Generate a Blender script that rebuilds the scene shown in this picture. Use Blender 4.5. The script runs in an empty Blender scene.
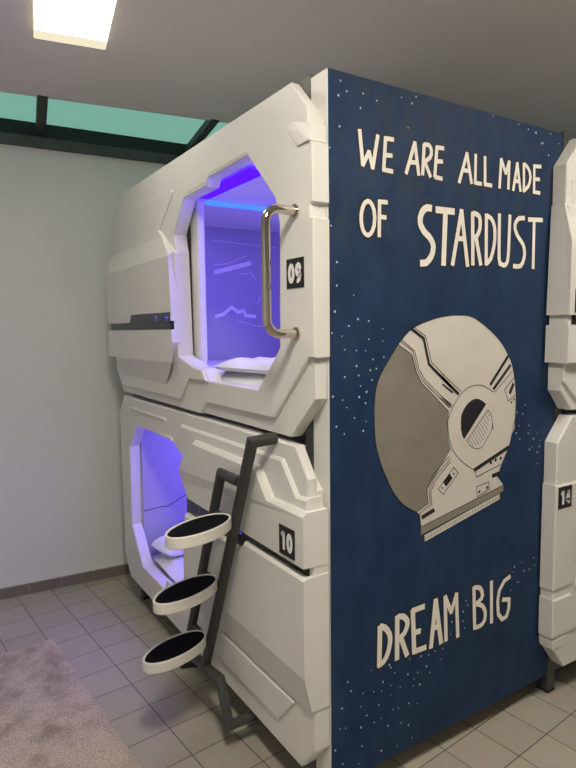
import bpy, math, random
from mathutils import Vector, Matrix
from mathutils.geometry import tessellate_polygon
random.seed(7)
SC = bpy.context.scene
COL = SC.collection

# ------------------------------------------------------------------ helpers
class MB:
    """collects vertices and faces (faces carry a material slot) and links them as ONE object"""
    def __init__(self): self.v=[]; self.f=[]; self.m=[]
    def add(self, vs, fs, m=0):
        o=len(self.v); self.v+= [tuple(p) for p in vs]
        for f in fs: self.f.append(tuple(i+o for i in f)); self.m.append(m)
    def box(self, a, b, m=0):
        (x0,y0,z0),(x1,y1,z1)=a,b
        vs=[(x0,y0,z0),(x1,y0,z0),(x1,y1,z0),(x0,y1,z0),(x0,y0,z1),(x1,y0,z1),(x1,y1,z1),(x0,y1,z1)]
        self.add(vs,[(0,3,2,1),(4,5,6,7),(0,1,5,4),(1,2,6,5),(2,3,7,6),(3,0,4,7)],m)
    def bbox(self, a, b, c, m=0):
        """box with all edges chamfered by c"""
        (x0,y0,z0),(x1,y1,z1)=a,b
        loops=[]
        def ring(z,i): return [(x0+i,y0+c,z),(x0+c,y0+i,z),(x1-c,y0+i,z),(x1-i,y0+c,z),(x1-i,y1-c,z),(x1-c,y1-i,z),(x0+c,y1-i,z),(x0+i,y1-c,z)]
        def ringt(z): return [(x0+c,y0+c,z)]*2+[(x1-c,y0+c,z)]*2+[(x1-c,y1-c,z)]*2+[(x0+c,y1-c,z)]*2
        vs=ringt(z0)+ring(z0+c,0)+ring(z1-c,0)+ringt(z1)
        fs=[tuple(range(7,-1,-1)),tuple(range(24,32))]
        for r in range(3):
            for i in range(8):
                j=(i+1)%8; fs.append((r*8+i,r*8+j,(r+1)*8+j,(r+1)*8+i))
        self.add(vs,fs,m)
    def sweep(self, pts, r, n=14, m=0, cap=True, prof=None, phase=0.0):
        P=[Vector(p) for p in pts]; k=len(P)
        T=[(P[i+1]-P[i]).normalized() for i in range(k-1)]
        up=Vector((0,0,1)) if abs(T[0].z)<.9 else Vector((1,0,0))
        a=T[0].cross(up).normalized(); b=a.cross(T[0]).normalized()
        if prof is None: prof=[(r*math.cos(phase+2*math.pi*i/n),r*math.sin(phase+2*math.pi*i/n)) for i in range(n)]
        n=len(prof); rings=[]
        for i in range(k):
            ti=T[max(i-1,0)]; to=T[min(i,k-2)]
            bis=(ti+to).normalized()
            ring=[]
            for (u,w) in prof:
                d=a*u+b*w; s=-(d.dot(bis))/(ti.dot(bis)); ring.append(P[i]+d+ti*s)
            rings.append(ring)
            q=ti.rotation_difference(to); a=q@a; b=q@b
        vs=[p for r_ in rings for p in r_]; fs=[]
        for i in range(k-1):
            for j in range(n):
                l=(j+1)%n; fs.append((i*n+j,i*n+l,(i+1)*n+l,(i+1)*n+j))
        if cap: fs+= [tuple(range(n-1,-1,-1)),tuple(range((k-1)*n,k*n))]
        self.add(vs,fs,m)
    def build(self, name, mats, parent=None, origin=(0,0,0), smooth=None):
        me=bpy.data.meshes.new(name)
        o=Vector(origin); me.from_pydata([tuple(Vector(p)-o) for p in self.v],[],self.f)
        if not isinstance(mats,(list,tuple)): mats=[mats]
        for m in mats: me.materials.append(m)
        for p,mi in zip(me.polygons,self.m): p.material_index=mi
        import bmesh
        bm=bmesh.new(); bm.from_mesh(me)
        bmesh.ops.remove_doubles(bm,verts=bm.verts,dist=1e-6)
        bmesh.ops.recalc_face_normals(bm,faces=bm.faces); bm.to_mesh(me); bm.free()
        if smooth is not None:
            for p in me.polygons: p.use_smooth=True
            try: me.set_sharp_from_angle(angle=math.radians(smooth))
            except Exception: pass
        ob=bpy.data.objects.new(name,me); COL.objects.link(ob)
        if parent is not None: ob.parent=parent
        else: ob.location=o
        return ob

def area(p): return .5*sum(p[i][0]*p[(i+1)%len(p)][1]-p[(i+1)%len(p)][0]*p[i][1] for i in range(len(p)))
def ccw(p): return list(p) if area(p)>0 else list(reversed(p))
def inset(p, d):
    """p counter-clockwise; positive d moves inward"""
    n=len(p); out=[]
    for i in range(n):
        a,b,c=Vector(p[i-1]),Vector(p[i]),Vector(p[(i+1)%n])
        e1=(b-a).normalized(); e2=(c-b).normalized()
        n1=Vector((-e1.y,e1.x)); n2=Vector((-e2.y,e2.x))
        k=1+n1.dot(n2); k=max(k,.35)
        q=b+(n1+n2)*(d/k); out.append((q.x,q.y))
    return out
def prism(mb, outer, x0, x1, ch=.004, holes=(), m=0, back=True):
    """plate in the y-z plane between x0 (back) and x1 (front, towards -x), front edges chamfered by ch"""
    s=1 if x0>x1 else -1
    loops=[(ccw(outer),1)]+[(ccw(h),-1) for h in holes]
    fin=[]
    for L,sg in loops:
        n=len(L); I=inset(L,ch*sg)
        vs=[(x0,y,z) for y,z in L]+[(x1+s*ch,y,z) for y,z in L]+[(x1,y,z) for y,z in I]
        fs=[]
        for r in range(2):
            for i in range(n):
                j=(i+1)%n; fs.append((r*n+i,r*n+j,(r+1)*n+j,(r+1)*n+i))
        mb.add(vs,fs,m); fin.append((L,I))
    def cap(idx,x):
        polys=[[Vector((q[0],q[1],0)) for q in f[idx]] for f in fin]
        flat=[(x,q.x,q.y) for P in polys for q in P]
        tri=tessellate_polygon(polys); mb.add(flat,[tuple(t) for t in tri],m)
    cap(1,x1)
    if back: cap(0,x0)

def empty(name, loc, rz=0.0):
    o=bpy.data.objects.new(name,None); o.empty_display_size=.1; COL.objects.link(o); o.location=loc; o.rotation_euler=(0,0,rz); return o
def tag(o, label=None, cat=None, group=None, kind=None):
    if label: o['label']=label
    if cat: o['category']=cat
    if group: o['group']=group
    if kind: o['kind']=kind
    return o
def copy_tree(o, parent=None, skip=()):
    c=o.copy(); COL.objects.link(c)
    if parent is not None: c.parent=parent
    for ch in list(o.children):
        if ch.name.split('.')[0] in skip: continue
        copy_tree(ch,c,skip)
    return c

# ---------------------------------------------------------------- materials
def mat(name, col, rough=.5, metal=0.0, spec=None, bump=0.0, bscale=200.0, var=0.0, vscale=3.0, emis=None, estr=0.0, coat=0.0):
    m=bpy.data.materials.new(name); m.use_nodes=True; nt=m.node_tree; b=nt.nodes['Principled BSDF']
    b.inputs['Base Color'].default_value=(*col,1); b.inputs['Roughness'].default_value=rough; b.inputs['Metallic'].default_value=metal
    if spec is not None: b.inputs['Specular IOR Level'].default_value=spec
    if coat: b.inputs['Coat Weight'].default_value=coat; b.inputs['Coat Roughness'].default_value=.08
    tc=nt.nodes.new('ShaderNodeTexCoord')
    nz=nt.nodes.new('ShaderNodeTexNoise'); nz.inputs['Scale'].default_value=vscale; nz.inputs['Detail'].default_value=4
    nt.links.new(tc.outputs['Object'],nz.inputs['Vector'])
    if var>0:
        r=nt.nodes.new('ShaderNodeValToRGB'); r.color_ramp.elements[0].position=.3; r.color_ramp.elements[1].position=.7
        r.color_ramp.elements[0].color=tuple(max(0,c*(1-var)) for c in col)+(1,); r.color_ramp.elements[1].color=tuple(min(1,c*(1+var)) for c in col)+(1,)
        nt.links.new(nz.outputs['Fac'],r.inputs['Fac']); nt.links.new(r.outputs['Color'],b.inputs['Base Color'])
    if bump>0:
        n2=nt.nodes.new('ShaderNodeTexNoise'); n2.inputs['Scale'].default_value=bscale; n2.inputs['Detail'].default_value=3
        nt.links.new(tc.outputs['Object'],n2.inputs['Vector'])
        bp=nt.nodes.new('ShaderNodeBump'); bp.inputs['Strength'].default_value=bump; bp.inputs['Distance'].default_value=.002
        nt.links.new(n2.outputs['Fac'],bp.inputs['Height']); nt.links.new(bp.outputs['Normal'],b.inputs['Normal'])
    if emis: b.inputs['Emission Color'].default_value=(*emis,1); b.inputs['Emission Strength'].default_value=estr
    return m
M={}
M['plastic']=mat('white_moulded_plastic',(.74,.73,.685),.42,var=.02,vscale=4,bump=.04,bscale=500)
M['cabin']=mat('cabin_lining',(.80,.79,.80),.38,var=.02)
M['wall']=mat('white_wall_paint',(.715,.745,.715),.9,var=.02,vscale=2,bump=.15,bscale=120)
M['ceil']=mat('ceiling_paint',(.84,.79,.79),.92,var=.02,vscale=1.5,bump=.15,bscale=150)
M['black']=mat('black_gloss_plastic',(.008,.008,.010),.25)
M['label_black']=mat('black_label_vinyl',(.008,.008,.008),.5)
M['label_white']=mat('white_label_print',(.85,.85,.83),.5)
M['chrome']=mat('polished_chrome',(.60,.54,.46),.05,1.0)
M['steel']=mat('dark_painted_steel',(.045,.05,.048),.5,var=.1,vscale=8,bump=.05)
M['rail']=mat('ladder_powder_coat',(.038,.038,.036),.48,var=.08,vscale=10,bump=.1,bscale=700)
M['frame']=mat('grey_steel_post',(.055,.058,.054),.45,var=.1,vscale=8)
M['rim']=mat('step_rim_plastic',(.74,.72,.66),.4,var=.02)
M['pad']=mat('step_rubber_pad',(.0035,.0035,.006),.9,spec=.12,bump=.4,bscale=600)
M['rubber_and_gap']=mat('rubber_and_gap_black',(.012,.012,.014),.7)
M['letter']=mat('cream_paint',(.88,.83,.75),.6,var=.03,vscale=14)
M['ink']=mat('black_paint',(.010,.010,.012),.6)
M['visor']=mat('grey_paint',(.235,.215,.18),.55,var=.10,vscale=9)
M['white_paint']=mat('helmet_white_paint',(.68,.64,.58),.6,var=.04,vscale=10)
M['rim_paint']=mat('taupe_paint',(.27,.25,.21),.6,var=.06,vscale=12)
M['star']=mat('star_paint',(.55,.60,.66),.6)
M['sheet']=mat('white_cotton',(.82,.82,.84),.9,bump=.3,bscale=400)
M['glyph']=mat('display_glyph',(.02,.03,.2),.5,emis=(.10,.12,1),estr=.7)
M['glyph_dim']=mat('display_glyph_dim',(.02,.03,.2),.5,emis=(.06,.06,.6),estr=.22)
M['streak']=mat('pale_reflection_and_line',(.95,.93,.97),.5)  # pale colour stands in for reflections on the upper end panel
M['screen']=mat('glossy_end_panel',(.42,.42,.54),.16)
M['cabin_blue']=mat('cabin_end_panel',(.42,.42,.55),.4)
M['beam']=mat('dark_green_skylight_frame',(.055,.07,.062),.55,var=.15,vscale=9)
M['shaded_band']=mat('skylight_shaded_band',(.008,.02,.016),.7)
M['basetile']=mat('skirting_tile',(.20,.17,.15),.5,var=.12,vscale=5)
M['grout']=mat('skirting_grout',(.33,.30,.28),.8)
M['baseline']=mat('skirting_sealant',(.62,.60,.57),.7)

def emission(name,col,s):
    m=bpy.data.materials.new(name); m.use_nodes=True; nt=m.node_tree; nt.nodes.clear()
    e=nt.nodes.new('ShaderNodeEmission'); e.inputs[0].default_value=(*col,1); e.inputs[1].default_value=s
    o=nt.nodes.new('ShaderNodeOutputMaterial'); nt.links.new(e.outputs[0],o.inputs[0]); return m

# painted blue: brushed variation in the paint itself
def mural_mat():
    m=mat('blue_mural_paint',(.020,.050,.135),.6,spec=.2); nt=m.node_tree; b=nt.nodes['Principled BSDF']
    tc=nt.nodes.new('ShaderNodeTexCoord'); mp=nt.nodes.new('ShaderNodeMapping'); mp.inputs['Scale'].default_value=(3,1,1.6)
    n=nt.nodes.new('ShaderNodeTexNoise'); n.inputs['Scale'].default_value=3.2; n.inputs['Detail'].default_value=7; n.inputs['Roughness'].default_value=.62
    r=nt.nodes.new('ShaderNodeValToRGB'); r.color_ramp.elements[0].position=.30; r.color_ramp.elements[1].position=.72
    r.color_ramp.elements[0].color=(.0105,.029,.080,1); r.color_ramp.elements[1].color=(.021,.049,.116,1)
    L=nt.links.new; L(tc.outputs['Object'],mp.inputs['Vector']); L(mp.outputs['Vector'],n.inputs['Vector']); L(n.outputs['Fac'],r.inputs['Fac']); 
    n2=nt.nodes.new('ShaderNodeTexNoise'); n2.inputs['Scale'].default_value=5.5; n2.inputs['Detail'].default_value=5; n2.inputs['Distortion'].default_value=.6
    r2=nt.nodes.new('ShaderNodeValToRGB'); r2.color_ramp.elements[0].position=.50; r2.color_ramp.elements[1].position=.60
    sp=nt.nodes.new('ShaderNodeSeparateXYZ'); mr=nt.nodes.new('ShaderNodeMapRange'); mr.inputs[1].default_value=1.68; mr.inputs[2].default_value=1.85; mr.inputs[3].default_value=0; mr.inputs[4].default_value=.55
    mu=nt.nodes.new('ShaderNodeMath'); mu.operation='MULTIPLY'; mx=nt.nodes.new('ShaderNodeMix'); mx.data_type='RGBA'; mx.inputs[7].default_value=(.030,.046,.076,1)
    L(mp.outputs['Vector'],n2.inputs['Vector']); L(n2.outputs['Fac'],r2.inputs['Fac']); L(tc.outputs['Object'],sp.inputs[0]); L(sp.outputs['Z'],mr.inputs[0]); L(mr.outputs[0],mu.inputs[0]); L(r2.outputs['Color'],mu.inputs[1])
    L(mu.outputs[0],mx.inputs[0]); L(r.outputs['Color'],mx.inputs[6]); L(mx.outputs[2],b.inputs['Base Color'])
    return m
M['mural']=mural_mat()

def floor_mat():
    m=bpy.data.materials.new('floor_tiles'); m.use_nodes=True; nt=m.node_tree; b=nt.nodes['Principled BSDF']
    tc=nt.nodes.new('ShaderNodeTexCoord'); mp=nt.nodes.new('ShaderNodeMapping')
    mp.vector_type='POINT'; T=.1945
    mp.inputs['Rotation'].default_value=(0,0,-math.radians(5)); mp.inputs['Location'].default_value=(-.1575+T*20,-.147+T*20,0)
    br=nt.nodes.new('ShaderNodeTexBrick'); br.offset=0; br.squash=1
    br.inputs['Scale'].default_value=1; br.inputs['Brick Width'].default_value=T; br.inputs['Row Height'].default_value=T; br.inputs['Mortar Size'].default_value=.0022; br.inputs['Mortar Smooth'].default_value=.3; br.inputs['Bias'].default_value=0
    br.inputs['Color1'].default_value=(.44,.40,.33,1); br.inputs['Color2'].default_value=(.49,.45,.37,1); br.inputs['Mortar'].default_value=(.07,.06,.05,1)
    n=nt.nodes.new('ShaderNodeTexNoise'); n.inputs['Scale'].default_value=18; n.inputs['Detail'].default_value=6
    mx=nt.nodes.new('ShaderNodeMix'); mx.data_type='RGBA'; mx.blend_type='MULTIPLY'; mx.inputs[0].default_value=.25
    L=nt.links.new; L(tc.outputs['Object'],mp.inputs['Vector']); L(mp.outputs['Vector'],br.inputs['Vector']); L(tc.outputs['Object'],n.inputs['Vector'])
    L(br.outputs['Color'],mx.inputs[6]); L(n.outputs['Color'],mx.inputs[7]); L(mx.outputs[2],b.inputs['Base Color'])
    b.inputs['Roughness'].default_value=.42
    bp=nt.nodes.new('ShaderNodeBump'); bp.inputs['Strength'].default_value=.5; bp.inputs['Distance'].default_value=.002; bp.invert=True
    L(br.outputs['Fac'],bp.inputs['Height']); L(bp.outputs['Normal'],b.inputs['Normal'])
    return m
M['floor']=floor_mat()
def rug_mat():
    m=bpy.data.materials.new('plush_pile'); m.use_nodes=True; nt=m.node_tree; b=nt.nodes['Principled BSDF']; L=nt.links.new
    tc=nt.nodes.new('ShaderNodeTexCoord')
    n=nt.nodes.new('ShaderNodeTexNoise'); n.inputs['Scale'].default_value=5.5; n.inputs['Detail'].default_value=5; n.inputs['Roughness'].default_value=.65
    r=nt.nodes.new('ShaderNodeValToRGB'); r.color_ramp.elements[0].position=.36; r.color_ramp.elements[1].position=.54
    r.color_ramp.elements[0].color=(.32,.25,.185,1); r.color_ramp.elements[1].color=(.55,.455,.355,1)
    f=nt.nodes.new('ShaderNodeTexNoise'); f.inputs['Scale'].default_value=130; f.inputs['Detail'].default_value=3
    mx=nt.nodes.new('ShaderNodeMix'); mx.data_type='RGBA'; mx.blend_type='OVERLAY'; mx.inputs[0].default_value=.9
    L(tc.outputs['Object'],n.inputs['Vector']); L(tc.outputs['Object'],f.inputs['Vector']); L(n.outputs['Fac'],r.inputs['Fac']); L(r.outputs['Color'],mx.inputs[6]); L(f.outputs['Fac'],mx.inputs[7]); L(mx.outputs[2],b.inputs['Base Color'])
    b.inputs['Roughness'].default_value=.95; b.inputs['Sheen Weight'].default_value=.3
    bp=nt.nodes.new('ShaderNodeBump'); bp.inputs['Strength'].default_value=.9; bp.inputs['Distance'].default_value=.006
    L(f.outputs['Fac'],bp.inputs['Height']); L(bp.outputs['Normal'],b.inputs['Normal'])
    return m
M['rug']=rug_mat()
def glass_mat():
    m=bpy.data.materials.new('frosted_teal_glass'); m.use_nodes=True; nt=m.node_tree; nt.nodes.clear(); L=nt.links.new
    t=nt.nodes.new('ShaderNodeBsdfTranslucent'); t.inputs[0].default_value=(.33,.56,.49,1)
    g=nt.nodes.new('ShaderNodeBsdfGlossy'); g.inputs[0].default_value=(.8,.9,.9,1); g.inputs['Roughness'].default_value=.25
    mx=nt.nodes.new('ShaderNodeMixShader'); mx.inputs[0].default_value=.04; o=nt.nodes.new('ShaderNodeOutputMaterial')
    L(t.outputs[0],mx.inputs[1]); L(g.outputs[0],mx.inputs[2]); L(mx.outputs[0],o.inputs[0]); return m
M['glass']=glass_mat()
M['lamp']=emission('lamp_diffuser_glow',(1.0,.92,.79),88)
M['lamp_dim']=emission('lamp_diffuser_glow_dim',(1.0,.94,.82),11)
M['lamp_mid']=emission('lamp_diffuser_glow_mid',(1.0,.92,.79),47)
M['lamp_end']=emission('lamp_frosted_end',(.80,.72,.52),1.0)
M['lamp_end_bright']=emission('lamp_frosted_side',(1.0,.92,.80),7)
M['led']=emission('blue_led',(.05,.004,1.0),2.2)
M['led_cyan']=emission('cyan_blue_led',(.03,.10,1.0),2.6)
M['led_fill']=emission('violet_led_fill',(.23,.15,1.0),12.5)
M['led_fill_low']=emission('violet_led_fill_low',(.22,.14,1.0),4.6)
# ------------------------------------------------------------------ mural drawing (millimetres on the board)
LETTERS = '15:123,2238 136,2135 161,2179 176,2131 197,2233|15:230,2236 222,2128|15:225,2230 266,2232|15:225,2178 260,2181|15:217,2132 263,2131#15:321,2134 359,2237 378,2136|15:336,2171 373,2174|15:402,2240 396,2136|15:401,2237 413,2239 424,2239 432,2233 436,2224 436,2211 430,2199 417,2189 401,2180|15:405,2184 435,2134|15:463,2239 454,2136|15:458,2237 498,2239|15:459,2191 493,2194|15:452,2138 492,2136#15:185,1976 184,1967 183,1959 182,1951 179,1944 176,1937 173,1932 169,1927 165,1924 161,1921 157,1920 152,1921 148,1922 144,1925 140,1929 137,1934 134,1940 132,1947 130,1955 129,1962 129,1971 129,1979 130,1987 132,1995 134,2002 137,2008 140,2014 144,2019 148,2022 152,2024 156,2026 161,2025 165,2024 169,2021 173,2017 176,2012 179,2006 182,1999 183,1992 184,1984 185,1976|15:205,2035 204,1917|15:200,2029 240,2031|15:205,1982 235,1982#15:576,2135 614,2239 640,2140|15:593,2179 630,2180|15:660,2244 660,2138|15:655,2143 696,2143|15:711,2244 714,2139|15:708,2144 753,2144#15:795,2142 802,2245 829,2198 848,2243 846,2144|15:875,2142 896,2243 919,2144|15:884,2176 910,2178|15:936,2250 940,2143|15:936,2247 950,2242 963,2234 973,2221 978,2204 975,2184 966,2166 951,2154 935,2144|15:1000,2253 1003,2145|15:995,2246 1045,2251|15:1000,2198 1038,2201|15:996,2149 1043,2149#24:442,2031 429,2032 417,2031 406,2025 397,2017 391,2006 387,1995 387,1983 389,1972 396,1962 405,1951 417,1943 430,1935 441,1924 448,1913 451,1903 450,1893 447,1880 440,1867 429,1855 417,1846 403,1844 388,1843|24:509,2030 502,1840|24:460,2029 555,2031|19:548,1847 590,2038 626,1846|19:565,1939 609,1940|19:649,2039 655,1848|19:649,2034 658,2034 667,2034 676,2031 684,2027 689,2018 691,2008 691,1995 689,1981 683,1968 676,1957 666,1950 656,1944|19:669,1952 699,1850|18:724,2039 728,1852|18:724,2033 738,2030 751,2025 762,2014 769,2001 773,1987 774,1970 774,1948 770,1925 763,1901 754,1879 741,1866 727,1856|18:798,2043 799,1954 801,1882 806,1862 812,1862 821,1858 830,1857 839,1859 846,1866 851,1876 855,1903 857,1967 859,2044|18:950,2044 931,2042 915,2040 903,2032 895,2023 891,2011 892,1997 900,1983 912,1969 927,1957 941,1945 949,1932 953,1918 954,1904 951,1890 944,1873 931,1859 910,1856 885,1857|18:1009,2044 1010,1851|18:970,2040 1064,2046#22:212,602 209,453|22:210,599 222,595 234,588 246,575 255,560 259,545 259,529 255,509 249,491 240,476 228,465 215,461 203,458|22:292,616 292,450|22:292,610 306,608 319,605 330,596 339,584 341,573 339,561 333,549 325,539 313,533 301,529|22:308,534 342,449|22:367,618 376,448|22:362,612 427,613|22:370,528 408,525|22:370,456 438,454|22:461,446 483,621 514,447|22:471,517 503,514|19:541,448 533,621 567,551 594,616 605,444#19:692,621 701,443|19:692,615 709,613 724,608 735,597 741,585 743,572 738,560 723,553 706,547|19:708,546 727,538 745,528 756,513 763,495 763,479 759,464 750,455 736,449 717,449 697,451|19:796,618 802,439|19:910,607 876,598 845,564 837,521 843,466 868,438 895,442 908,472 910,511 869,520'
INK = '3:381,972 360,984 339,996 318,1010 300,1027 282,1048 265,1070 249,1098 233,1128 220,1156 210,1181 201,1204 195,1226 190,1247 188,1267 186,1287 185,1308 185,1329 184,1347 184,1360 185,1370 185,1381 187,1394 189,1407 191,1420 194,1432 198,1442 202,1453 206,1461 210,1468 220,1482 239,1507 264,1538 289,1569 307,1585 325,1602 343,1615 362,1625 381,1632 402,1639 427,1646 454,1653 478,1658 497,1661 513,1663 528,1665 542,1666 556,1667 572,1667 593,1667 616,1667 639,1665 659,1660 679,1653 699,1643 724,1631 749,1616 772,1602 790,1590 804,1580 819,1568 836,1552 852,1534 867,1515 880,1498 890,1481 898,1462 905,1442 910,1420 915,1399 918,1380 920,1362 922,1342 922,1316 922,1288 922,1267 920,1258 919,1255 916,1248 911,1232 906,1211 900,1191 895,1176 891,1162 884,1147 873,1129 860,1109 848,1090 838,1072 829,1055 820,1038 858,997 859,972 401,882 404,914 397,960 381,972|3:858,997 405,914|3:420,879 423,854 838,942 837,967|3:297,1579 357,1544 380,1477 408,1437 544,1331|3:305,1584 366,1544 388,1480 416,1442 550,1339|3:290,1568 350,1533 374,1469 403,1429 539,1319|3:361,1626 418,1594 448,1502 548,1425|3:496,1463 603,1387|3:497,1380 559,1339|3:497,1372 553,1332|3:898,1451 793,1373|3:909,1426 851,1378 874,1332 918,1352|11:345,1623 409,1586 436,1495 548,1409|12:496,1450 591,1378|7:504,1421 560,1386|13:868,1509 765,1402|13:884,1474 784,1384|15:906,1400 882,1361|3:681,1083 651,1100 622,1118 597,1137 577,1156 562,1176 552,1196 544,1215 539,1233 536,1253 535,1270 532,1274 531,1279 539,1297 551,1318 562,1336 575,1353 589,1368 604,1380 620,1390 637,1398 658,1403 680,1406 698,1406 715,1403 728,1400 742,1394 764,1384 788,1373|3:754,1308 760,1302 766,1296 771,1290 774,1284 777,1278 779,1271 781,1262 784,1252 785,1243 785,1235 785,1227 784,1225 784,1233 785,1246 784,1252 782,1245 779,1232 774,1220 768,1212 761,1205 753,1198 745,1188 737,1177 728,1169 720,1164 711,1162 702,1161 692,1163 682,1166 673,1170 665,1174 657,1179 651,1184 646,1189 643,1195 639,1201 754,1308|16:681,1081 751,1104 817,1125 884,1147|3:686,1076 696,1053 752,1065 840,1084|3:697,1014 767,1024 771,993 703,975 697,1014|3:489,1038 569,1108 594,1083 515,1015 489,1038|16:787,1043 834,1050|24:523,1050 556,1078|16:407,947 471,965|3:552,1144 470,1086 443,1039 450,987 397,965|3:552,1132 479,1077 451,1034 459,981|3:543,1153 459,1091 432,1045 439,994 385,973|3:510,1041 511,1037|2:648,1207 675,1174|2:658,1216 691,1176|2:668,1226 705,1179|2:678,1235 719,1184|2:687,1245 731,1192|2:697,1254 740,1202|2:707,1264 748,1214|2:717,1273 754,1229|2:727,1283 759,1245|2:737,1293 762,1263|2:747,1303 765,1281|2:430,874 426,863|2:445,877 440,866|2:460,880 455,869|2:475,884 470,872|2:490,887 485,875|2:505,890 500,878|2:520,893 515,881|2:535,896 531,885|2:551,900 546,888|2:566,903 562,891|2:582,906 577,894|2:598,909 593,898|2:614,913 609,901|2:630,916 625,904|2:646,920 641,908|2:662,923 657,911|2:678,926 674,914|2:695,930 690,918|2:711,933 707,921|2:728,937 723,925|2:745,940 740,928|2:762,944 757,932|2:779,948 774,935|2:797,951 792,939|2:814,955 809,942|2:832,959 826,946'
FILLS = {'white': '381,972 360,984 339,996 318,1010 300,1027 282,1048 265,1070 249,1098 233,1128 220,1156 210,1181 201,1204 195,1226 190,1247 188,1267 186,1287 185,1308 185,1329 184,1347 184,1360 185,1370 185,1381 187,1394 189,1407 191,1420 194,1432 198,1442 202,1453 206,1461 210,1468 220,1482 239,1507 264,1538 289,1569 307,1585 325,1602 343,1615 362,1625 381,1632 402,1639 427,1646 454,1653 478,1658 497,1661 513,1663 528,1665 542,1666 556,1667 572,1667 593,1667 616,1667 639,1665 659,1660 679,1653 699,1643 724,1631 749,1616 772,1602 790,1590 804,1580 819,1568 836,1552 852,1534 867,1515 880,1498 890,1481 898,1462 905,1442 910,1420 915,1399 918,1380 920,1362 922,1342 922,1316 922,1288 922,1267 920,1258 919,1255 916,1248 911,1232 906,1211 900,1191 895,1176 891,1162 884,1147 873,1129 860,1109 848,1090 838,1072 829,1055 820,1038 858,997 406,914 402,923 397,960', 'visor': '381,972 360,984 339,996 318,1010 300,1027 282,1048 265,1070 249,1098 233,1128 220,1156 210,1181 201,1204 195,1226 190,1247 188,1267 186,1287 185,1308 185,1329 184,1347 184,1360 185,1370 185,1381 187,1394 189,1407 191,1420 194,1432 198,1442 202,1453 206,1461 210,1468 220,1482 239,1507 264,1538 289,1569 355,1532 378,1469 405,1429 540,1318 535,1251 541,1210 553,1177 460,1075 433,1044 437,995', 'rim': '858,997 859,972 401,882 404,914', 'strip': '420,879 423,854 838,942 837,967', 'ear': '918,1252 918,1217 900,1192 895,1167 884,1147 854,1133 817,1123 784,1114 751,1106 716,1091 681,1083 650,1097 622,1118 597,1137 577,1156 562,1176 552,1196 544,1215 539,1233 536,1253 535,1270 532,1274 531,1279 539,1297 551,1318 562,1336 575,1353 589,1368 604,1380 620,1390 637,1398 658,1403 680,1406 698,1406 715,1403 728,1400 742,1394 759,1390 788,1373 857,1315', 'half': '744,1330 735,1336 727,1341 718,1346 709,1350 700,1353 690,1355 680,1355 670,1353 660,1350 651,1346 642,1341 634,1335 627,1329 620,1322 615,1315 611,1308 607,1302 605,1292 604,1276 605,1257 605,1244 605,1242 604,1245 605,1245 608,1238 611,1228 615,1219 618,1214 621,1211 624,1208', 'hatch': '754,1308 760,1302 766,1296 771,1290 774,1284 777,1278 779,1271 781,1262 784,1252 785,1243 785,1235 785,1227 784,1225 784,1233 785,1246 784,1252 782,1245 779,1232 774,1220 768,1212 761,1205 753,1198 745,1188 737,1177 728,1169 720,1164 711,1162 702,1161 692,1163 682,1166 673,1170 665,1174 657,1179 651,1184 646,1189 643,1195 639,1201'}
DOTS = '5,893,1326 5,910,1336 7,778,1098 7,806,1105 7,836,1108 4,510,1040 4,570,1084 6,714,993 6,758,1002'
STARS = '49,2371 73,2345 41,2327 138,2351 193,2340 127,2306 299,2370 364,2385 346,2360 45,2237 329,2280 11,1938 7,2169 33,1829 32,1757 99,1729 24,1677 116,1653 161,1647 79,1632 221,1622 52,1600 161,1588 221,1581 62,1557 110,1553 148,1552 13,1610 180,1522 110,1503 194,1491 168,1487 119,1472 62,1470 175,1455 127,1438 152,1417 121,1402 15,1411 148,1380 53,1397 70,1372 102,1335 151,1319 28,1314 60,1287 138,1289 226,1528 257,444 264,432 175,451 283,405 346,379 395,369 440,378 457,348 377,351 71,445 227,391 264,365 309,342 374,325 406,319 85,408 138,381 185,370 221,359 264,331 47,360 127,337 208,313 275,271 301,267 351,266 394,250 154,295 219,259 188,256 37,291 62,284 128,261 251,219 314,205 351,182 368,127 133,191 18,223 49,161 118,133 221,137 296,124 354,433 412,426 451,419 485,423 524,419 515,381 933,1282 982,1307 970,1272 947,1225 1011,1221 931,1198 954,1171 1008,1190 1044,1163 1067,1182 1088,1151 1018,1121 1071,1103 1075,1055 1035,1129 1084,1126 940,641 986,650 1001,610 1040,607 1066,652 1074,619 933,621 972,567 1008,2374 1102,2386 1043,2339 1157,2356 1091,2301 959,2379 899,2388 1003,2376 1053,2342 753,2393 649,574 661,552 635,534 633,497 645,466 572,511 567,464 591,436 919,547 962,571 758,568 525,420'

# ------------------------------------------------------------------ room
EDGE=lambda x: 2.001-.149*x          # front edge of the ceiling beside the skylight
WALL=lambda x: 2.346-.073*x          # inner face of the far wall
X0,X1,Y0=-2.6,4.2,-4.2
ZC=2.90
def struct(o): return tag(o,kind='structure')
b=MB(); b.box((X0-.1,Y0-.1,-.06),(X1+.1,3.0,0)); struct(b.build('floor',M['floor']))
b=MB()
def slab(mb, poly, z0, z1, m=0):
    n=len(poly); mb.add([(x,y,z0) for x,y in poly]+[(x,y,z1) for x,y in poly],[tuple(range(n-1,-1,-1)),tuple(range(n,2*n))]+[(i,(i+1)%n,n+(i+1)%n,n+i) for i in range(n)],m)
slab(b,[(X0-.1,Y0-.1),(X1+.1,Y0-.1),(X1+.1,EDGE(X1+.1)),(X0-.1,EDGE(X0-.1))],ZC,ZC+.035); struct(b.build('ceiling',M['ceil']))
b=MB(); slab(b,[(X0-.1,WALL(X0-.1)),(X1+.1,WALL(X1+.1)),(X1+.1,WALL(X1+.1)+.15),(X0-.1,WALL(X0-.1)+.15)],0,2.72); struct(b.build('wall_back',M['wall']))
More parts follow.
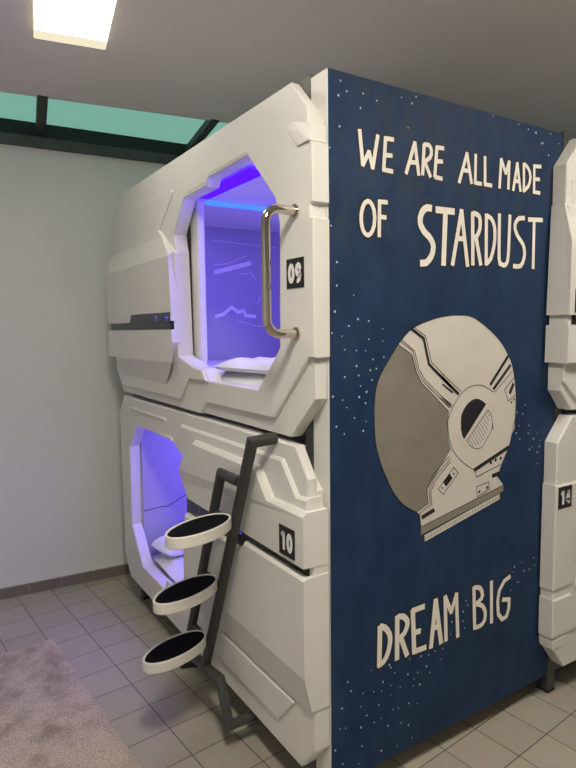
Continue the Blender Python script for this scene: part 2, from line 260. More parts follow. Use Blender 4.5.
b=MB(); b.box((X0-.1,Y0,0),(X0,WALL(X0),ZC)); struct(b.build('wall_left',M['wall']))
b=MB(); b.box((X1,Y0,0),(X1+.1,WALL(X1),ZC)); struct(b.build('wall_right',M['wall']))
b=MB(); b.box((X0-.1,Y0-.1,0),(X1+.1,Y0,ZC)); struct(b.build('wall_front',M['wall']))
# far wall skirting: tiles with joints under a pale sealant line
b=MB()
dirv=Vector((1,-.073,0)).normalized(); nrm=Vector((-.073,-1,0)).normalized()
o0=Vector((X0,WALL(X0),0)); L_=(X1-X0)*math.sqrt(1+.073**2); t=.0
def wbox(mb,a,b_,z0,z1,d0,d1,m=0):
    p=[o0+dirv*a+nrm*d1,o0+dirv*b_+nrm*d1,o0+dirv*b_+nrm*d0,o0+dirv*a+nrm*d0]
    slab(mb,[(q.x,q.y) for q in p],z0,z1,m)
t=.09
while t<L_:
    wbox(b,t+.002,min(t+.192,L_),0,.068,0,.010,0); t+=.195
wbox(b,0,L_,0,.066,0,.006,2); wbox(b,0,L_,.068,.076,0,.011,1)
struct(b.build('baseboard_back',[M['basetile'],M['baseline'],M['grout']]))
# skylight along the far wall
win=empty('window_1',(0,2.2,2.8)); struct(win); og=(0,2.2,2.8)
ZG0,ZG1=ZC+.045,2.852
b=MB(); xa,xb=X0-.1,X1+.1
q=[(xa,EDGE(xa)-.02,ZG0),(xb,EDGE(xb)-.02,ZG0),(xb,WALL(xb)+.02,ZG1),(xa,WALL(xa)+.02,ZG1)]
b.add(q,[(0,1,2,3)])
b.build('glass_pane',M['glass'],win,og)
b=MB(); wbox(b,0,L_,2.715,2.775,-.05,.022); b.build('lower_frame',M['beam'],win,og)
b=MB(); wbox(b,0,L_,2.775,2.86,-.05,.006); b.build('shaded_band',M['shaded_band'],win,og)  # dark strip puts the shadow band above the beam into colour
for xm,w in ((-.41,.055),(.555,.05),(1.55,.055),(-1.40,.055)):
    b=MB(); ya,yb=EDGE(xm)-.03,WALL(xm)
    for (wa,wb,dz,mm) in ((-w/2,w/2,.045,0),(w*.28,w*.40,.049,1)):
        vs=[]
        for y,z in ((ya,ZG0-.004),(yb,ZG1-.004)):
            for x,zz in ((wa,z-dz),(wb,z-dz),(wb,z),(wa,z)): vs.append((xm+x+(.045 if y==yb and xm<0 else 0),y,zz))
        b.add(vs,[(0,1,2,3),(7,6,5,4)]+[(i,4+i,4+(i+1)%4,(i+1)%4) for i in range(4)],mm)
    b.build('glazing_bar',[M['beam'],M['frame']],win,og)

# ceiling lights
def ceiling_light(loc,rz,label,glow,shade='lamp_end_bright'):
    t=empty('ceiling_light',loc,rz)
    tag(t,label,'ceiling light','square frosted ceiling lights')
    w,l=.147,.28
    b=MB(); b.bbox((-w+.01,-l+.01,-.012),(w-.01,l-.01,-.0005),.002); b.build('backplate',M['frame'],t)
    b=MB(); b.bbox((-w+.004,-l+.004,-.035),(w-.004,l-.085,-.022),.002); b.build('diffuser',M[glow],t)
    b=MB(); b.bbox((-w,-l,-.0335),(w,l,-.010),.003); b.build('frosted_shade',M[shade],t)
    return t
ceiling_light((-.480,1.008,ZC),math.radians(-9.8),'glowing frosted glass ceiling light near the skylight','lamp_dim','lamp_end')
ceiling_light((-.80,-.92,ZC),math.radians(-9.8),'frosted glass ceiling light above the viewer',  'lamp')
ceiling_light((1.28,-1.05,ZC),math.radians(-6),'frosted glass ceiling light in front of the blue mural','lamp_mid')

# rug
b=MB(); NX,NY=60,80; w,l=1.25,1.85
rnd=random.Random(3)
vs=[]; 
for j in range(NY+1):
    for i in range(NX+1):
        e=min(i,NX-i,j,NY-j); h=.016+rnd.uniform(-.0018,.0018)
        if e==0: h=.004
        elif e==1: h=.013
        vs.append((-w+i*w/NX+(rnd.uniform(-.003,.003) if e==0 else 0),-l+j*l/NY+(rnd.uniform(-.003,.003) if e==0 else 0),h))
n1=(NX+1)
fs=[(j*n1+i,j*n1+i+1,(j+1)*n1+i+1,(j+1)*n1+i) for j in range(NY) for i in range(NX)]
b.add(vs,fs)
b.add([(-w,-l,.001),(0,-l,.001),(0,0,.001),(-w,0,.001)],[(3,2,1,0)])
rug=b.build('rug',M['rug'],None,(0,0,0),smooth=60); rug.location=(-.552,1.722,0); rug.rotation_euler=(0,0,math.radians(4.3))
tag(rug,'plush beige rug lying on the grey floor tiles','rug')

# ------------------------------------------------------------------ capsules
OPEN_U=[(.389,2.233),(.718,2.226),(.738,2.198),(.968,2.195),(1.088,2.056),(1.062,1.975),(1.045,1.51),(.873,1.466),(.798,1.460),(.752,1.414),(.344,1.410),(.227,1.526),(.190,1.565),(.182,1.966),(.207,2.052)]
OPEN_L=[(1.728,1.098),(1.858,.955),(1.870,.489),(1.697,.290),(1.30,.290),(1.03,.47),(1.01,.80),(1.03,.98),(1.06,1.046),(1.182,1.097),(1.27,1.12),(1.36,1.097)]
OPEN_L=[(1.728,1.098),(1.858,.955),(1.870,.489),(1.697,.290),(1.28,.290),(1.00,.47),(.99,.80),(1.00,1.02),(1.085,1.046),(1.182,1.092),(1.35,1.096)]

DIG={'0':[[(.5+.36*math.cos(a),.5+.42*math.sin(a)) for a in [math.pi*2*k/16 for k in range(17)]]],
 '1':[[(.16,.74),(.56,.97)],[(.60,1.0),(.60,0.0)]],
 '9':[[(.83,.66),(.72,.86),(.5,.93),(.28,.86),(.17,.66),(.28,.46),(.5,.39),(.72,.46),(.83,.66),(.80,.38),(.66,.14),(.45,.07),(.25,.10)]],
 '4':[[(.68,0),(.68,1.0)],[(.62,.98),(.12,.32)],[(.04,.29),(.98,.29)]],
 '3':[[(.2,.86),(.5,.93),(.76,.83),(.76,.64),(.5,.53),(.78,.42),(.80,.20),(.5,.07),(.18,.13)],[(.38,.53),(.56,.53)]]}
def ribbon(mb, pts, w, put, m=0, endpad=0.0):
    """flat stroke of width w along 2-D pts; put maps (u,v) to 3-D"""
    P=[Vector(p) for p in pts]; k=len(P)
    closed=k>3 and (P[0]-P[-1]).length<1e-6
    L=[];R=[]
    for i in range(k):
        if closed: a=P[i-1] if i>0 else P[k-2]; c=P[i+1] if i<k-1 else P[1]
        else: a=P[max(i-1,0)]; c=P[min(i+1,k-1)]
        d1=(P[i]-a); d2=(c-P[i])
        d1=d1.normalized() if d1.length>1e-9 else d2.normalized(); d2=d2.normalized() if d2.length>1e-9 else d1
        n1=Vector((-d1.y,d1.x)); n2=Vector((-d2.y,d2.x)); kk=max(1+n1.dot(n2),.5); o=(n1+n2)*(w/2/kk)
        p=P[i].copy()
        if not closed and endpad:
            if i==0: p=p-d2*endpad
            if i==k-1: p=p+d1*endpad
        L.append(p+o);R.append(p-o)
    vs=[put(q.x,q.y) for q in L]+[put(q.x,q.y) for q in R]
    mb.add(vs,[(i,i+1,k+i+1,k+i) for i in range(k-1)],m)
def number_plate(text,y_left,y_right,z0,z1,x,parent,origin):
    """black plaque on a face looking to -x; y_left is the left side as seen"""
    b=MB(); prism(b,[(y_left,z0),(y_right,z0),(y_right,z1),(y_left,z1)],x,x-.0025,.0006)
    pl=b.build('number_plate',M['label_black'],parent,origin); pl['label']='black plate with white number '+text
    d=MB(); W=y_left-y_right; H=z1-z0; gw=.33*W; gh=.62*H
    for k,c in enumerate(text):
        u0=y_left-(.13*W+k*.41*W); v0=z0+.19*H
        for s in DIG[c]: ribbon(d,[(u*gw,v*gh) for u,v in s],.0150,lambda u,v:(x-.0030,u0-u,v0+v))
    o=d.build('digits',M['label_white'],pl,(0,0,0))
    for v in o.data.vertices: v.co=Vector(v.co)-Vector(origin)
    return pl

def cabin(z0,z1,zf,root,og,yend):
    b=MB(); x1=1.09; t=.02; ya,yb=.155,yend+.02
    b.box((.002,ya,z0),(x1,yb,zf)); b.box((.03,ya,z1-.02),(x1,yb,z1+.06)); b.box((x1-t,ya,zf),(x1,yb,z1))
    b.box((.002,ya,zf),(x1,ya+t,z1)); b.box((.002,yb-t,zf),(x1,yb,z1))
    return b.build('cabin',M['cabin'],root,og)

def upper_pod():
    og=(0,1.0,1.263); t=empty('sleeping_capsule',og)
    b=MB()
    base=[(.140,2.382),(.015,2.262),(.015,2.232),(.003,2.228),(.003,2.180),(-.008,2.176),(-.010,2.004),(.005,1.998),(.005,1.962),(-.010,1.955),(-.010,1.536),(.004,1.534),(.004,1.405),(.150,1.264),(1.937,1.274),(2.015,1.36),(2.020,2.26),(1.915,2.382)]
    prism(b,inset(ccw(base),.0015),.0,-.046,.002,[inset(ccw(OPEN_U),-.001)])
    main=[(.106,2.382),(.015,2.285),(.015,2.232),(.003,2.228),(.003,2.180),(-.008,2.176),(-.010,2.004),(.005,1.998),(.005,1.962),(-.010,1.955),(-.010,1.536),(.021,1.535),(.237,1.320),(.790,1.320),(.846,1.266),(1.937,1.274),(2.015,1.36),(2.020,2.26),(1.915,2.382)]
    prism(b,main,-.030,-.060,.004,[OPEN_U])
    # raised chevron by the top corner
    b.add([(-.068,.000,2.182),(-.065,.066,2.182),(-.0598,.134,2.256),(-.0598,.10,2.262),(-.0605,.002,2.232),(-.002,.002,2.182),(-.055,.075,2.180),(-.055,.142,2.258),(-.055,.10,2.266),(-.002,.002,2.234)],
      [(0,1,2),(0,2,3,4),(0,5,6,1),(1,6,7,2),(2,7,8,3),(3,8,9,4),(4,9,5,0)])
    # raised border plates around the opening
    prism(b,[(1.80,2.268),(1.105,2.260),(1.075,2.240),(1.10,2.222),(1.27,2.09),(1.98,2.09),(1.99,2.20)],-.055,-.0635,.003)
    prism(b,[(.930,2.252),(.400,2.256),(.385,2.243),(.70,2.238),(.730,2.213),(.93,2.209)],-.055,-.0618,.0015)
    prism(b,[(.759,1.412),(.800,1.458),(.875,1.464),(1.048,1.508),(1.055,1.97),(1.26,2.10),(2.018,2.10),(2.016,1.40),(1.916,1.314),(1.043,1.309),(.937,1.411)],-.055,-.072,.004)
    # bulging control panel
    xf=-.104
    F=[(2.042,1.955),(1.058,1.958),(1.046,1.765),(1.044,1.668),(2.044,1.668)]
    vs=[(xf,y,z) for y,z in F]+[(-.060,2.030,2.105),(-.060,1.262,2.105),(-.060,1.088,1.985),(-.060,1.046,1.765),(-.060,1.046,1.668),(-.004,2.044,1.668),(-.004,2.030,2.105)]
    b.add(vs,[(0,1,2,3,4),(0,5,6,1),(1,6,7),(1,7,8,2),(2,8,9,3),(4,3,9,10),(0,4,10,11,5)])
    F=[(2.044,1.628),(1.042,1.628),(1.040,1.57),(1.043,1.480),(1.82,1.476),(2.046,1.476)]
    vs=[(xf,y,z) for y,z in F]+[(-.060,1.044,1.628),(-.060,1.044,1.57),(-.072,1.112,1.493),(-.072,1.211,1.367),(-.072,1.827,1.374),(-.072,1.85,1.476),(-.004,2.046,1.476),(-.004,2.044,1.628)]
    b.add(vs,[(0,1,2,3,4,5),(1,6,7,2),(2,7,8,3),(3,8,9),(3,9,10,4),(4,10,11),(4,11,12,5),(5,12,13,0),(0,13,6,1)])
    prism(b,[(2.022,1.615),(1.05,1.615),(1.05,1.68),(2.022,1.68)],-.004,-.086,.001)
    shell=b.build('front_shell',M['plastic'],t,og)
    # display slot
    b=MB(); prism(b,[(2.000,1.629),(1.053,1.629),(1.053,1.667),(2.000,1.667)],-.08,-.101,.001); prism(b,[(1.640,1.650),(1.053,1.650),(1.049,1.707),(1.605,1.709)],-.095,-.1065,.002)
    disp=b.build('control_display',M['black'],t,og)
    b=MB(); put=lambda u,v:(-.1070,u,v)
    for u in (1.075,1.105): 
        ribbon(b,[(u,1.668),(u,1.696)],.005,put)
    ribbon(b,[(1.105,1.683),(1.075,1.683)],.005,put); ribbon(b,[(1.15,1.676),(1.15,1.69)],.004,put)
    ribbon(b,[(1.245,1.694),(1.230,1.682),(1.230,1.668)],.005,put); ribbon(b,[(1.215,1.694),(1.230,1.682)],.005,put)
    b.build('display_digits',M['glyph'],disp,(0,0,0)); o=disp.children[0]
    for v in o.data.vertices: v.co=Vector(v.co)-Vector(og)
    b=MB()
    for k in range(14): b.box((-.1016,1.10+k*.045,1.640),(-.1008,1.112+k*.045,1.643))
    o=b.build('display_ticks',M['glyph_dim'],disp,(0,0,0))
    for v in o.data.vertices: v.co=Vector(v.co)-Vector(og)
    # handle
    b=MB(); y=.085; zt,zb=1.990,1.610; xo=-.170; r=.045
    pts=[(-.058,y,zt)]
    for k in range(7): a=math.pi/2*k/6; pts.append((xo+r-r*math.sin(a),y,zt-r+r*math.cos(a)))
    for k in range(7): a=math.pi/2*k/6; pts.append((xo+r-r*math.cos(a),y,zb+r-r*math.sin(a)))
    pts.append((-.058,y,zb))
    b.sweep(pts,.0145,16)
    hd=b.build('grab_handle',M['chrome'],t,og,smooth=40); hd['label']='polished chrome grab handle'
    for z in (zt,zb):
        b=MB(); b.sweep([(-.0605,y,z),(-.066,y,z)],.021,18); o=b.build('handle_flange',M['chrome'],hd,(0,0,0),smooth=40)
        for v in o.data.vertices: v.co=Vector(v.co)-Vector(og)
    # sliding door leaf, pushed open behind the shell
    b=MB(); b.bbox((.012,.992,1.47),(.050,1.60,2.20),.006)
    d=b.build('sliding_door',M['plastic'],t,og)
    b=MB(); b.box((.002,1.062,1.46),(.010,1.080,2.19)); b.build('door_gap_strip',M['rubber_and_gap'],t,og)  # black strip stands in for the shaded gap between jamb and door
    cabin(1.30,2.27,1.365,t,og,1.87)
    # end panel with frame and moulded hairlines; wide pale ribbons paint in reflection streaks
    b=MB(); b.bbox((.06,1.850,1.402),(1.06,1.868,2.30),.004); ep=b.build('end_panel',M['screen'],t,og)
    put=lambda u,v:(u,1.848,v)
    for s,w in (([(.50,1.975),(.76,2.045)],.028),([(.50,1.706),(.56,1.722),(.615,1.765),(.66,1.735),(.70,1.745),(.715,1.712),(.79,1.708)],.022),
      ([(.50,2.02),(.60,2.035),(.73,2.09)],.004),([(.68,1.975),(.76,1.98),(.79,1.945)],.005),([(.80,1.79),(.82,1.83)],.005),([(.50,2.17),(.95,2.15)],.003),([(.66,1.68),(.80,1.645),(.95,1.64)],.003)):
        b=MB(); ribbon(b,s,w,put); o=b.build('reflection_and_line',M['streak'],ep,(0,0,0))
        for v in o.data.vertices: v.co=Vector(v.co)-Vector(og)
    # LED strips and an added hidden panel for violet fill
    b=MB(); b.bbox((.034,.55,2.222),(.105,1.06,2.240),.006); b.build('led_strip',M['led'],t,og)
    b=MB(); b.bbox((.010,.40,2.245),(.030,.52,2.262),.004); b.build('led_strip',M['led'],t,og)
    b=MB(); b.bbox((.16,1.18,2.236),(.60,1.235,2.252),.006); b.build('led_bar',M['led_cyan'],t,og)
    b=MB(); b.bbox((.45,.30,2.236),(1.00,.78,2.252),.006); b.build('cabin_fill_light',M['led_fill'],t,og)
    return t,og

def lower_pod():
    og=(0,1.0,.14); t=empty('sleeping_capsule',og)
    b=MB()
    base=[(.098,1.246),(.029,1.148),(.029,1.06),(.002,1.03),(.002,.245),(.086,.138),(1.93,.150),(2.025,.27),(2.025,1.145),(1.93,1.250)]
    prism(b,base,-.028,-.060,.005,[OPEN_L])
    prism(b,inset(ccw([(.185,1.245),(.029,1.105)]+base[2:]),.0015),.0,-.040,.002,[inset(ccw(OPEN_L),-.001)])
    # stepped plates at the right
    prism(b,[(1.055,1.192),(.168,1.192),(.078,1.086),(.014,1.092),(.014,.84),(1.005,.84),(1.005,1.02)],-.012,-.073,.009)
    # slim raised ribs over the doorway
    prism(b,[(1.79,1.196),(1.27,1.196),(1.255,1.178),(1.80,1.178)],-.055,-.066,.005)
    prism(b,[(1.345,1.112),(1.185,1.112),(1.175,1.094),(1.350,1.098)],-.055,-.066,.004)
    # number panel
    xf=-.101
    F=[(.848,1.136),(.304,1.130),(.222,1.036),(.0,1.038),(.0,.874),(.94,.872),(1.006,.937),(1.012,.995),(.975,1.045)]
    Bk=[(.856,1.150),(.298,1.144),(.214,1.050),(.0,1.052),(.0,.872),(.945,.866),(1.018,.935),(1.026,.995),(.985,1.055)]
    n=len(F); vs=[(xf if i not in (5,6) else -.088,y,z) for i,(y,z) in enumerate(F)]+[(-.086 if i in(0,1,2,3,7,8) else -.072,y,z) for i,(y,z) in enumerate(Bk)]+[(-.003,y,z) for y,z in Bk]
    fs=[(0,1,2),(0,2,8),(8,2,3),(8,3,7),(7,3,6),(6,3,5),(5,3,4)]+[(n*r+i,n*r+(i+1)%n,n*(r+1)+(i+1)%n,n*(r+1)+i) for r in (0,1) for i in range(n)]
    b.add(vs,fs)
    # bottom panel with a chamfered lower half
    Fp=[(-.001,.832),(.398,.832),(.440,.792),(.958,.792),(.985,.56),(.985,.512),(-.001,.508)]
    Bp=[(-.001,.840),(.404,.840),(.446,.800),(.968,.800),(1.0,.56),(1.06,.388),(-.001,.388)]
    n=len(Fp); xs=[-.088]*4+[-.088,-.073,-.073]
    vs=[(-.101,y,z) for y,z in Fp]+[(x,y,z) for x,(y,z) in zip(xs,Bp)]+[(-.003,y,z) for y,z in Bp]
    b.add(vs,[tuple(range(n))]+[(n*r+i,n*r+(i+1)%n,n*(r+1)+(i+1)%n,n*(r+1)+i) for r in (0,1) for i in range(n)])
    # slim plate below it
    prism(b,[(.112,.358),(.218,.238),(1.22,.232),(1.34,.275),(1.30,.36)],-.055,-.070,.004)
    b.build('front_shell',M['plastic'],t,og)
    # dark display slot between the panels
    b=MB(); prism(b,[(.016,.834),(.016,.868),(.99,.868),(.99,.796),(.452,.796),(.405,.836)],-.058,-.0755,.001)
    disp=b.build('control_display',M['black'],t,og)
    b=MB(); put=lambda u,v:(-.0760,u,v)
    for u in (.74,.79,.84,.89,.94,.97):
        ribbon(b,[(u,.826),(u+.012,.842),(u+.004,.854)],.006,put); ribbon(b,[(u-.014,.824),(u-.006,.832)],.006,put)
    o=b.build('display_icons',M['glyph_dim'],disp,(0,0,0))
    for v in o.data.vertices: v.co=Vector(v.co)-Vector(og)
    b=MB(); b.bbox((-.0775,.462,.846),(-.0755,.472,.854),.0008); o=b.build('status_light',M['glyph'],disp,(0,0,0))
    for v in o.data.vertices: v.co=Vector(v.co)-Vector(og)
    cabin(.16,1.16,.255,t,og,1.87)
    b=MB(); b.bbox((.004,1.850,.257),(1.06,1.868,1.15),.003); ep=b.build('end_panel',M['cabin_blue'],t,og)
    b=MB(); b.sweep([(.006,1.849,.562),(.10,1.849,.572),(.16,1.849,.567),(.22,1.849,.595),(.30,1.849,.63),(.6,1.849,.63)],.002,6); o=b.build('panel_seam',M['rubber_and_gap'],ep,(0,0,0))
    for v in o.data.vertices: v.co=Vector(v.co)-Vector(og)
    b=MB(); b.box((.012,.985,.82),(.024,1.055,1.05)); b.build('door_gap_strip',M['rubber_and_gap'],t,og)  # black strip at the door gap
    b=MB(); b.bbox((.10,.9,1.128),(.95,1.75,1.142),.005); b.build('cabin_fill_light',M['led_fill_low'],t,og)  # added emitter out of view, gives the violet fill
    return t,og

UP,ogU=upper_pod(); LO,ogL=lower_pod()
GRP='white moulded sleeping capsules'
tag(UP,'upper white sleeping capsule numbered 09 with chrome grab handle','sleeping capsule',GRP)
tag(LO,'lower white sleeping capsule numbered 10 behind the dark step ladder','sleeping capsule',GRP)
# neighbour stack: the same capsules turned a quarter round, on the far side of the mural
TX=3.14
def place(root,og,label,skip):
    c=copy_tree(root,None,skip); c.location=(-og[1]+TX,og[0]-.006,og[2]); c.rotation_euler=(0,0,math.pi/2); tag(c,label,'sleeping capsule',GRP); return c
UP2=place(UP,ogU,'upper white capsule at the right picture edge, above capsule 14','')
LO2=place(LO,ogL,'lower white sleeping capsule numbered 14 right of the blue mural','')
number_plate('09',.139,.041,1.753,1.846,-.060,UP,ogU)
number_plate('10',.140,.048,.886,.984,-.101,LO,ogL)
number_plate('13',2.008,1.912,1.676,1.770,-.104,UP2,ogU)
number_plate('14',2.022,1.930,.868,.960,-.068,LO2,ogL)
# capsule 14 has its door closed and stepped side panels
b=MB()
prism(b,[(2.036,.968),(2.036,.520),(1.90,.520),(1.878,.968)],-.004,-.068,.005)
prism(b,[(2.036,.478),(2.036,.312),(1.86,.312),(1.80,.36),(1.905,.478)],-.004,-.070,.005)
prism(b,[(2.030,.300),(2.022,.258),(1.955,.258),(1.925,.300)],-.004,-.066,.003)
b.build('side_panel',M['plastic'],LO2,ogL)
b=MB(); prism(b,[(y,z) for y,z in inset(ccw(OPEN_L),.004)],-.012,-.064,.010); d=b.build('closed_door',M['plastic'],LO2,ogL)

# steel racks carrying the stacks
def rack(label):
    t=empty('steel_rack',(0,1.0,0)); og=(0,1.0,0); tag(t,label,'rack','steel racks under the capsules')
    for (xa,ya) in ((.004,.0885),(.004,1.895),(1.095,.0885),(1.095,1.895)):
        b=MB(); b.bbox((xa,ya,.008),(xa+.05,ya+.05,2.415),.003); p=b.build('post',M['frame'],t,og)
        f=MB(); f.bbox((xa-.003,ya-.003,0),(xa+.053,ya+.053,.012),.003); o=f.build('foot',M['rubber_and_gap'],p,(0,0,0))
        for v in o.data.vertices: v.co=Vector(v.co)-Vector(og)
    for xa in (.008,1.10):
        b=MB(); b.bbox((xa,.147,.085),(xa+.04,1.895,.135),.003); b.build('beam',M['steel'],t,og)
    for ya in (.104,1.90):
        b=MB(); b.bbox((.054,ya,.085),(1.095,ya+.04,.135),.003); b.build('beam',M['steel'],t,og)
    return t
R1=rack('dark steel rack carrying capsules 09 and 10')
R2=copy_tree(R1); R2.location=(-1.0+TX,-.006,0); R2.rotation_euler=(0,0,math.pi/2); tag(R2,'dark steel rack carrying capsule 14 right of the mural','rack','steel racks under the capsules')

# bedding
def cushion(name,size,loc,rz,label,cat,mt,puff=.35,parent=None,wr=.006,tilt=(0,0)):
    sx,sy,sz=size; N=16; b=MB(); r=random.Random(5); top=[];bot=[]
    for j in range(N+1):
        for i in range(N+1):
            u=i/N*2-1;v=j/N*2-1
            e=max(0,(1-u**4)*(1-v**4))**puff
            w=wr*math.sin(5*u+3*v)*math.cos(4*v-2*u)*e
            k=1-.05*(u*u*v*v)
            top.append((u*sx/2*k,v*sy/2*k,sz*.45+sz*.55*e+w)); bot.append((u*sx/2*k,v*sy/2*k,sz*.45-sz*.45*e))
    n=N+1
    f=[(j*n+i,j*n+i+1,(j+1)*n+i+1,(j+1)*n+i) for j in range(N) for i in range(N)]
    b.add(top,f); b.add(bot,[tuple(reversed(q)) for q in f])
    o=b.build(name,mt,None,(0,0,0),smooth=70); o.location=loc; o.rotation_euler=(tilt[0],tilt[1],rz); tag(o,label,cat); return o
cushion('mattress',(1.05,1.66,.080),(.532,1.01,1.366),0,'white mattress inside upper capsule 09','mattress',M['sheet'],.03,wr=.001)
cushion('mattress',(1.05,1.66,.090),(.532,1.01,.256),0,'white mattress inside lower capsule 10','mattress',M['sheet'],.03,wr=.001)
cushion('folded_towel',(.36,.56,.046),(.20,.60,1.4475),.12,'crumpled white towel on the bed of upper capsule 09','towel',M['sheet'],.25,wr=.017)
cushion('pillow',(.34,.24,.085),(.19,1.68,.3475),.15,'white pillow against the end of lower capsule 10','pillow',M['sheet'],.45,wr=.006)

# ------------------------------------------------------------------ step ladder
og=(-.15,.55,0); LD=empty('step_ladder',og); tag(LD,'dark tubular step ladder with three oval treads before capsule 10','ladder')
xr=-.150
b=MB(); b.sweep([(-.0615,.225,1.253),(xr,.228,1.248),(xr,.650,.262)],.0205,16)
b.build('rail',M['rail'],LD,og,smooth=40)
b=MB(); b.sweep([(xr,.325,1.092),(xr,.470,1.092),(xr,.885,.142),(.008,.885,.108)],.0195,16); b.build('rail',M['rail'],LD,og,smooth=40)
b=MB(); b.sweep([(xr,.83,.222),(xr,.520,.262),(xr,.450,.110),(.008,.450,.108)],.0195,16); b.build('base_frame',M['frame'],LD,og,smooth=40)
for (cx,cy,cz,ang) in ((-.302,.334,.963,24),(-.297,.478,.683,21.5),(-.300,.596,.407,18.5)):
    A,B=.148,.072; ca,sa=math.cos(math.radians(ang)),math.sin(math.radians(ang)); n=44
    def oval(da,sc,h): return [(cx+(A+da)*sc*math.cos(t)*ca-(B+da)*sc*math.sin(t)*sa,cy+(A+da)*sc*math.cos(t)*sa+(B+da)*sc*math.sin(t)*ca,cz+h) for t in [2*math.pi*k/n for k in range(n)]]
    prof=[(0,.3,-.040),(-.004,1,-.040),(0,1,-.036),(0,1,-.001),(-.002,1,.001),(-.007,1,.001),(-.009,1,-.001),(-.009,1,-.006)]
    vs=[p for q in prof for p in oval(*q)]
    fs=[(i*n+k,i*n+(k+1)%n,(i+1)*n+(k+1)%n,(i+1)*n+k) for i in range(len(prof)-1) for k in range(n)]+[tuple(range(n-1,-1,-1))]
    b=MB(); b.add(vs,fs); tr=b.build('tread',M['rim'],LD,og,smooth=40)
    vs=oval(-.0092,1,-.007)+oval(-.0092,1,-.003)+oval(-.0092,.98,-.0015)
    fs=[(i*n+k,i*n+(k+1)%n,(i+1)*n+(k+1)%n,(i+1)*n+k) for i in range(2) for k in range(n)]+[tuple(range(2*n,3*n)),tuple(range(n-1,-1,-1))]
    b=MB(); b.add(vs,fs); o=b.build('pad',M['pad'],tr,(0,0,0),smooth=30); o['label']='black rubber pad'
    for v in o.data.vertices: v.co=Vector(v.co)-Vector(og)
    zz=cz-.030; y1=.228+(1.248-zz)/.986*.422; y2=.470+(1.092-zz)/.932*.415
    b=MB(); b.sweep([(xr,y1,zz),(xr,y2,zz)],.010,8); b.bbox((-.178,cy+.035,zz-.006),(xr,cy+.085,zz+.006),.002); o=b.build('bracket',M['rail'],tr,(0,0,0))
    for v in o.data.vertices: v.co=Vector(v.co)-Vector(og)

# ------------------------------------------------------------------ mural panel
og=(.59,.04,.09); MU=empty('mural_panel',og); tag(MU,'dark blue painted panel with astronaut helmet and cream lettering','mural')
b=MB(); b.bbox((.002,.0,.09),(1.18,.086,2.40),.0015); b.build('board',M['plastic'],MU,og)
b=MB(); b.box((.004,-.003,.091),(1.18,.0,2.399)); face=b.build('painted_face',M['mural'],MU,og)
def pts(s): return [tuple(int(c)/1000 for c in q.split(',')) for q in s.split()]
def layer(y): return lambda u,v:(u,y,v)
def kid(mb,name,mt,par):
    o=mb.build(name,mt,par,(0,0,0))
    for v in o.data.vertices: v.co=Vector(v.co)-Vector(og)
    return o
def fill(mb,P,y,m=0):
    tri=tessellate_polygon([[Vector((u,v,0)) for u,v in P]]); mb.add([(u,y,v) for u,v in P],[tuple(t) for t in tri],m)
def strokes(P):
    out=[[P[0]]]
    for i in range(1,len(P)):
        out[-1].append(P[i])
        if i<len(P)-1:
            a=Vector(P[i])-Vector(P[i-1]); c=Vector(P[i+1])-Vector(P[i])
            if a.length>0 and c.length>0 and a.dot(c)/(a.length*c.length)<.35: out.append([P[i]])
    return out
k=0
for group,word in zip(LETTERS.split('#'),('WE','ARE','OF','ALL','MADE','STARDUST','DREAM','BIG')):
    b=MB()
    for s in group.split('|'):
        w,q=s.split(':'); w=int(w)/1000; S=strokes(pts(q))
        for P in S:
            k+=1; e=(k%7)*.00008; pad=.0 if len(S)==1 else w*.25
            ribbon(b,P,w+.011,layer(-.0034-e*.5),1,.0055+pad); ribbon(b,P,w*.96,layer(-.0042-e),0,pad)
    kid(b,'painted_word',[M['letter'],M['ink']],MU)['label']='cream hand-painted word '+word
h=MB()
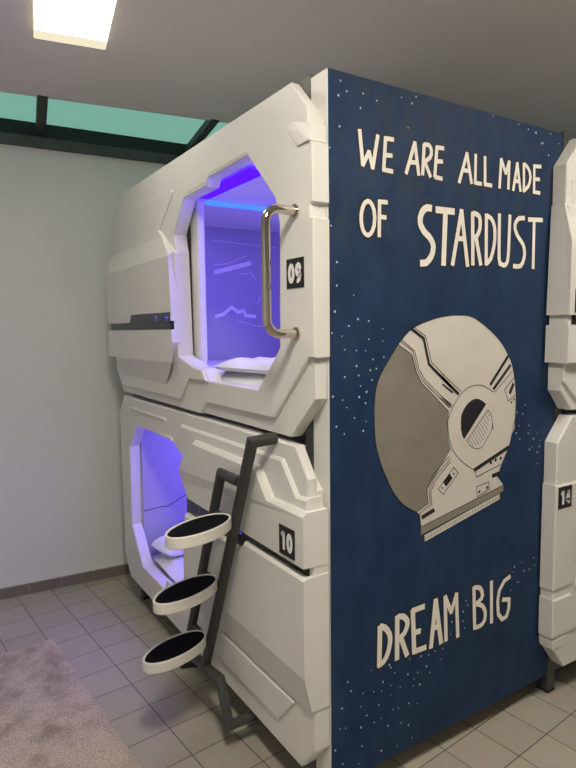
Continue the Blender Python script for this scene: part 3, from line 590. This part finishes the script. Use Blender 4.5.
for k,(nm,y) in enumerate((('white',-.0034),('visor',-.0037),('ear',-.0037),('rim',-.0037),('strip',-.0037),('hatch',-.0040),('half',-.0041))):
    fill(h,pts(FILLS[nm]),y,{'white':0,'visor':1,'ear':0,'rim':2,'strip':0,'hatch':0,'half':3}[nm])
for s in INK.split('|'):
    w,q=s.split(':'); ribbon(h,pts(q),int(w)/1000,layer(-.0043),3)
for s in DOTS.split():
    r,u,v=[int(c)/1000 for c in s.split(',')]
    h.add([(u+r*math.cos(a),-.0044,v+r*math.sin(a)) for a in [math.pi*2*k/10 for k in range(10)]],[tuple(range(10))],3)
kid(h,'helmet_painting',[M['white_paint'],M['visor'],M['rim_paint'],M['ink']],MU)['label']='painted cream and grey astronaut helmet'
b=MB(); rr=random.Random(11)
for u,v in pts(STARS):
    r=rr.uniform(.0022,.0042); b.add([(u+r*math.cos(a),-.0035,v+r*math.sin(a)) for a in [math.pi*2*k/7 for k in range(7)]],[tuple(range(7))])
kid(b,'painted_stars',M['star'],MU)

# ------------------------------------------------------------------ daylight above the skylight
wd=bpy.data.worlds.new('sky'); SC.world=wd; wd.use_nodes=True
bg=wd.node_tree.nodes['Background']; bg.inputs[0].default_value=(.78,1.0,.93,1); bg.inputs[1].default_value=.66

# ------------------------------------------------------------------ camera
f,yaw,pitch,roll=589.98,1.0035,-.0927,-.0118
Fv=Vector((math.cos(yaw)*math.cos(pitch),math.sin(yaw)*math.cos(pitch),math.sin(pitch)))
R=Fv.cross(Vector((0,0,1))).normalized(); U=R.cross(Fv)
c,s=math.cos(roll),math.sin(roll); R2=R*c+U*s; U2=U*c-R*s
cd=bpy.data.cameras.new('camera'); cam=bpy.data.objects.new('camera',cd); COL.objects.link(cam)
cam.matrix_world=Matrix(((R2.x,U2.x,-Fv.x,-1.0951),(R2.y,U2.y,-Fv.y,-1.4834),(R2.z,U2.z,-Fv.z,1.624),(0,0,0,1)))
cd.sensor_fit='VERTICAL'; cd.sensor_height=36; cd.sensor_width=27; cd.lens=f*36/768; cd.clip_start=.05
SC.camera=cam
vs=SC.view_settings; vs.view_transform='Standard'; vs.look='None'; vs.gamma=1; vs.use_curve_mapping=False; vs.exposure=0.22
SC.cycles.use_denoising=True
SC.cycles.max_bounces=10
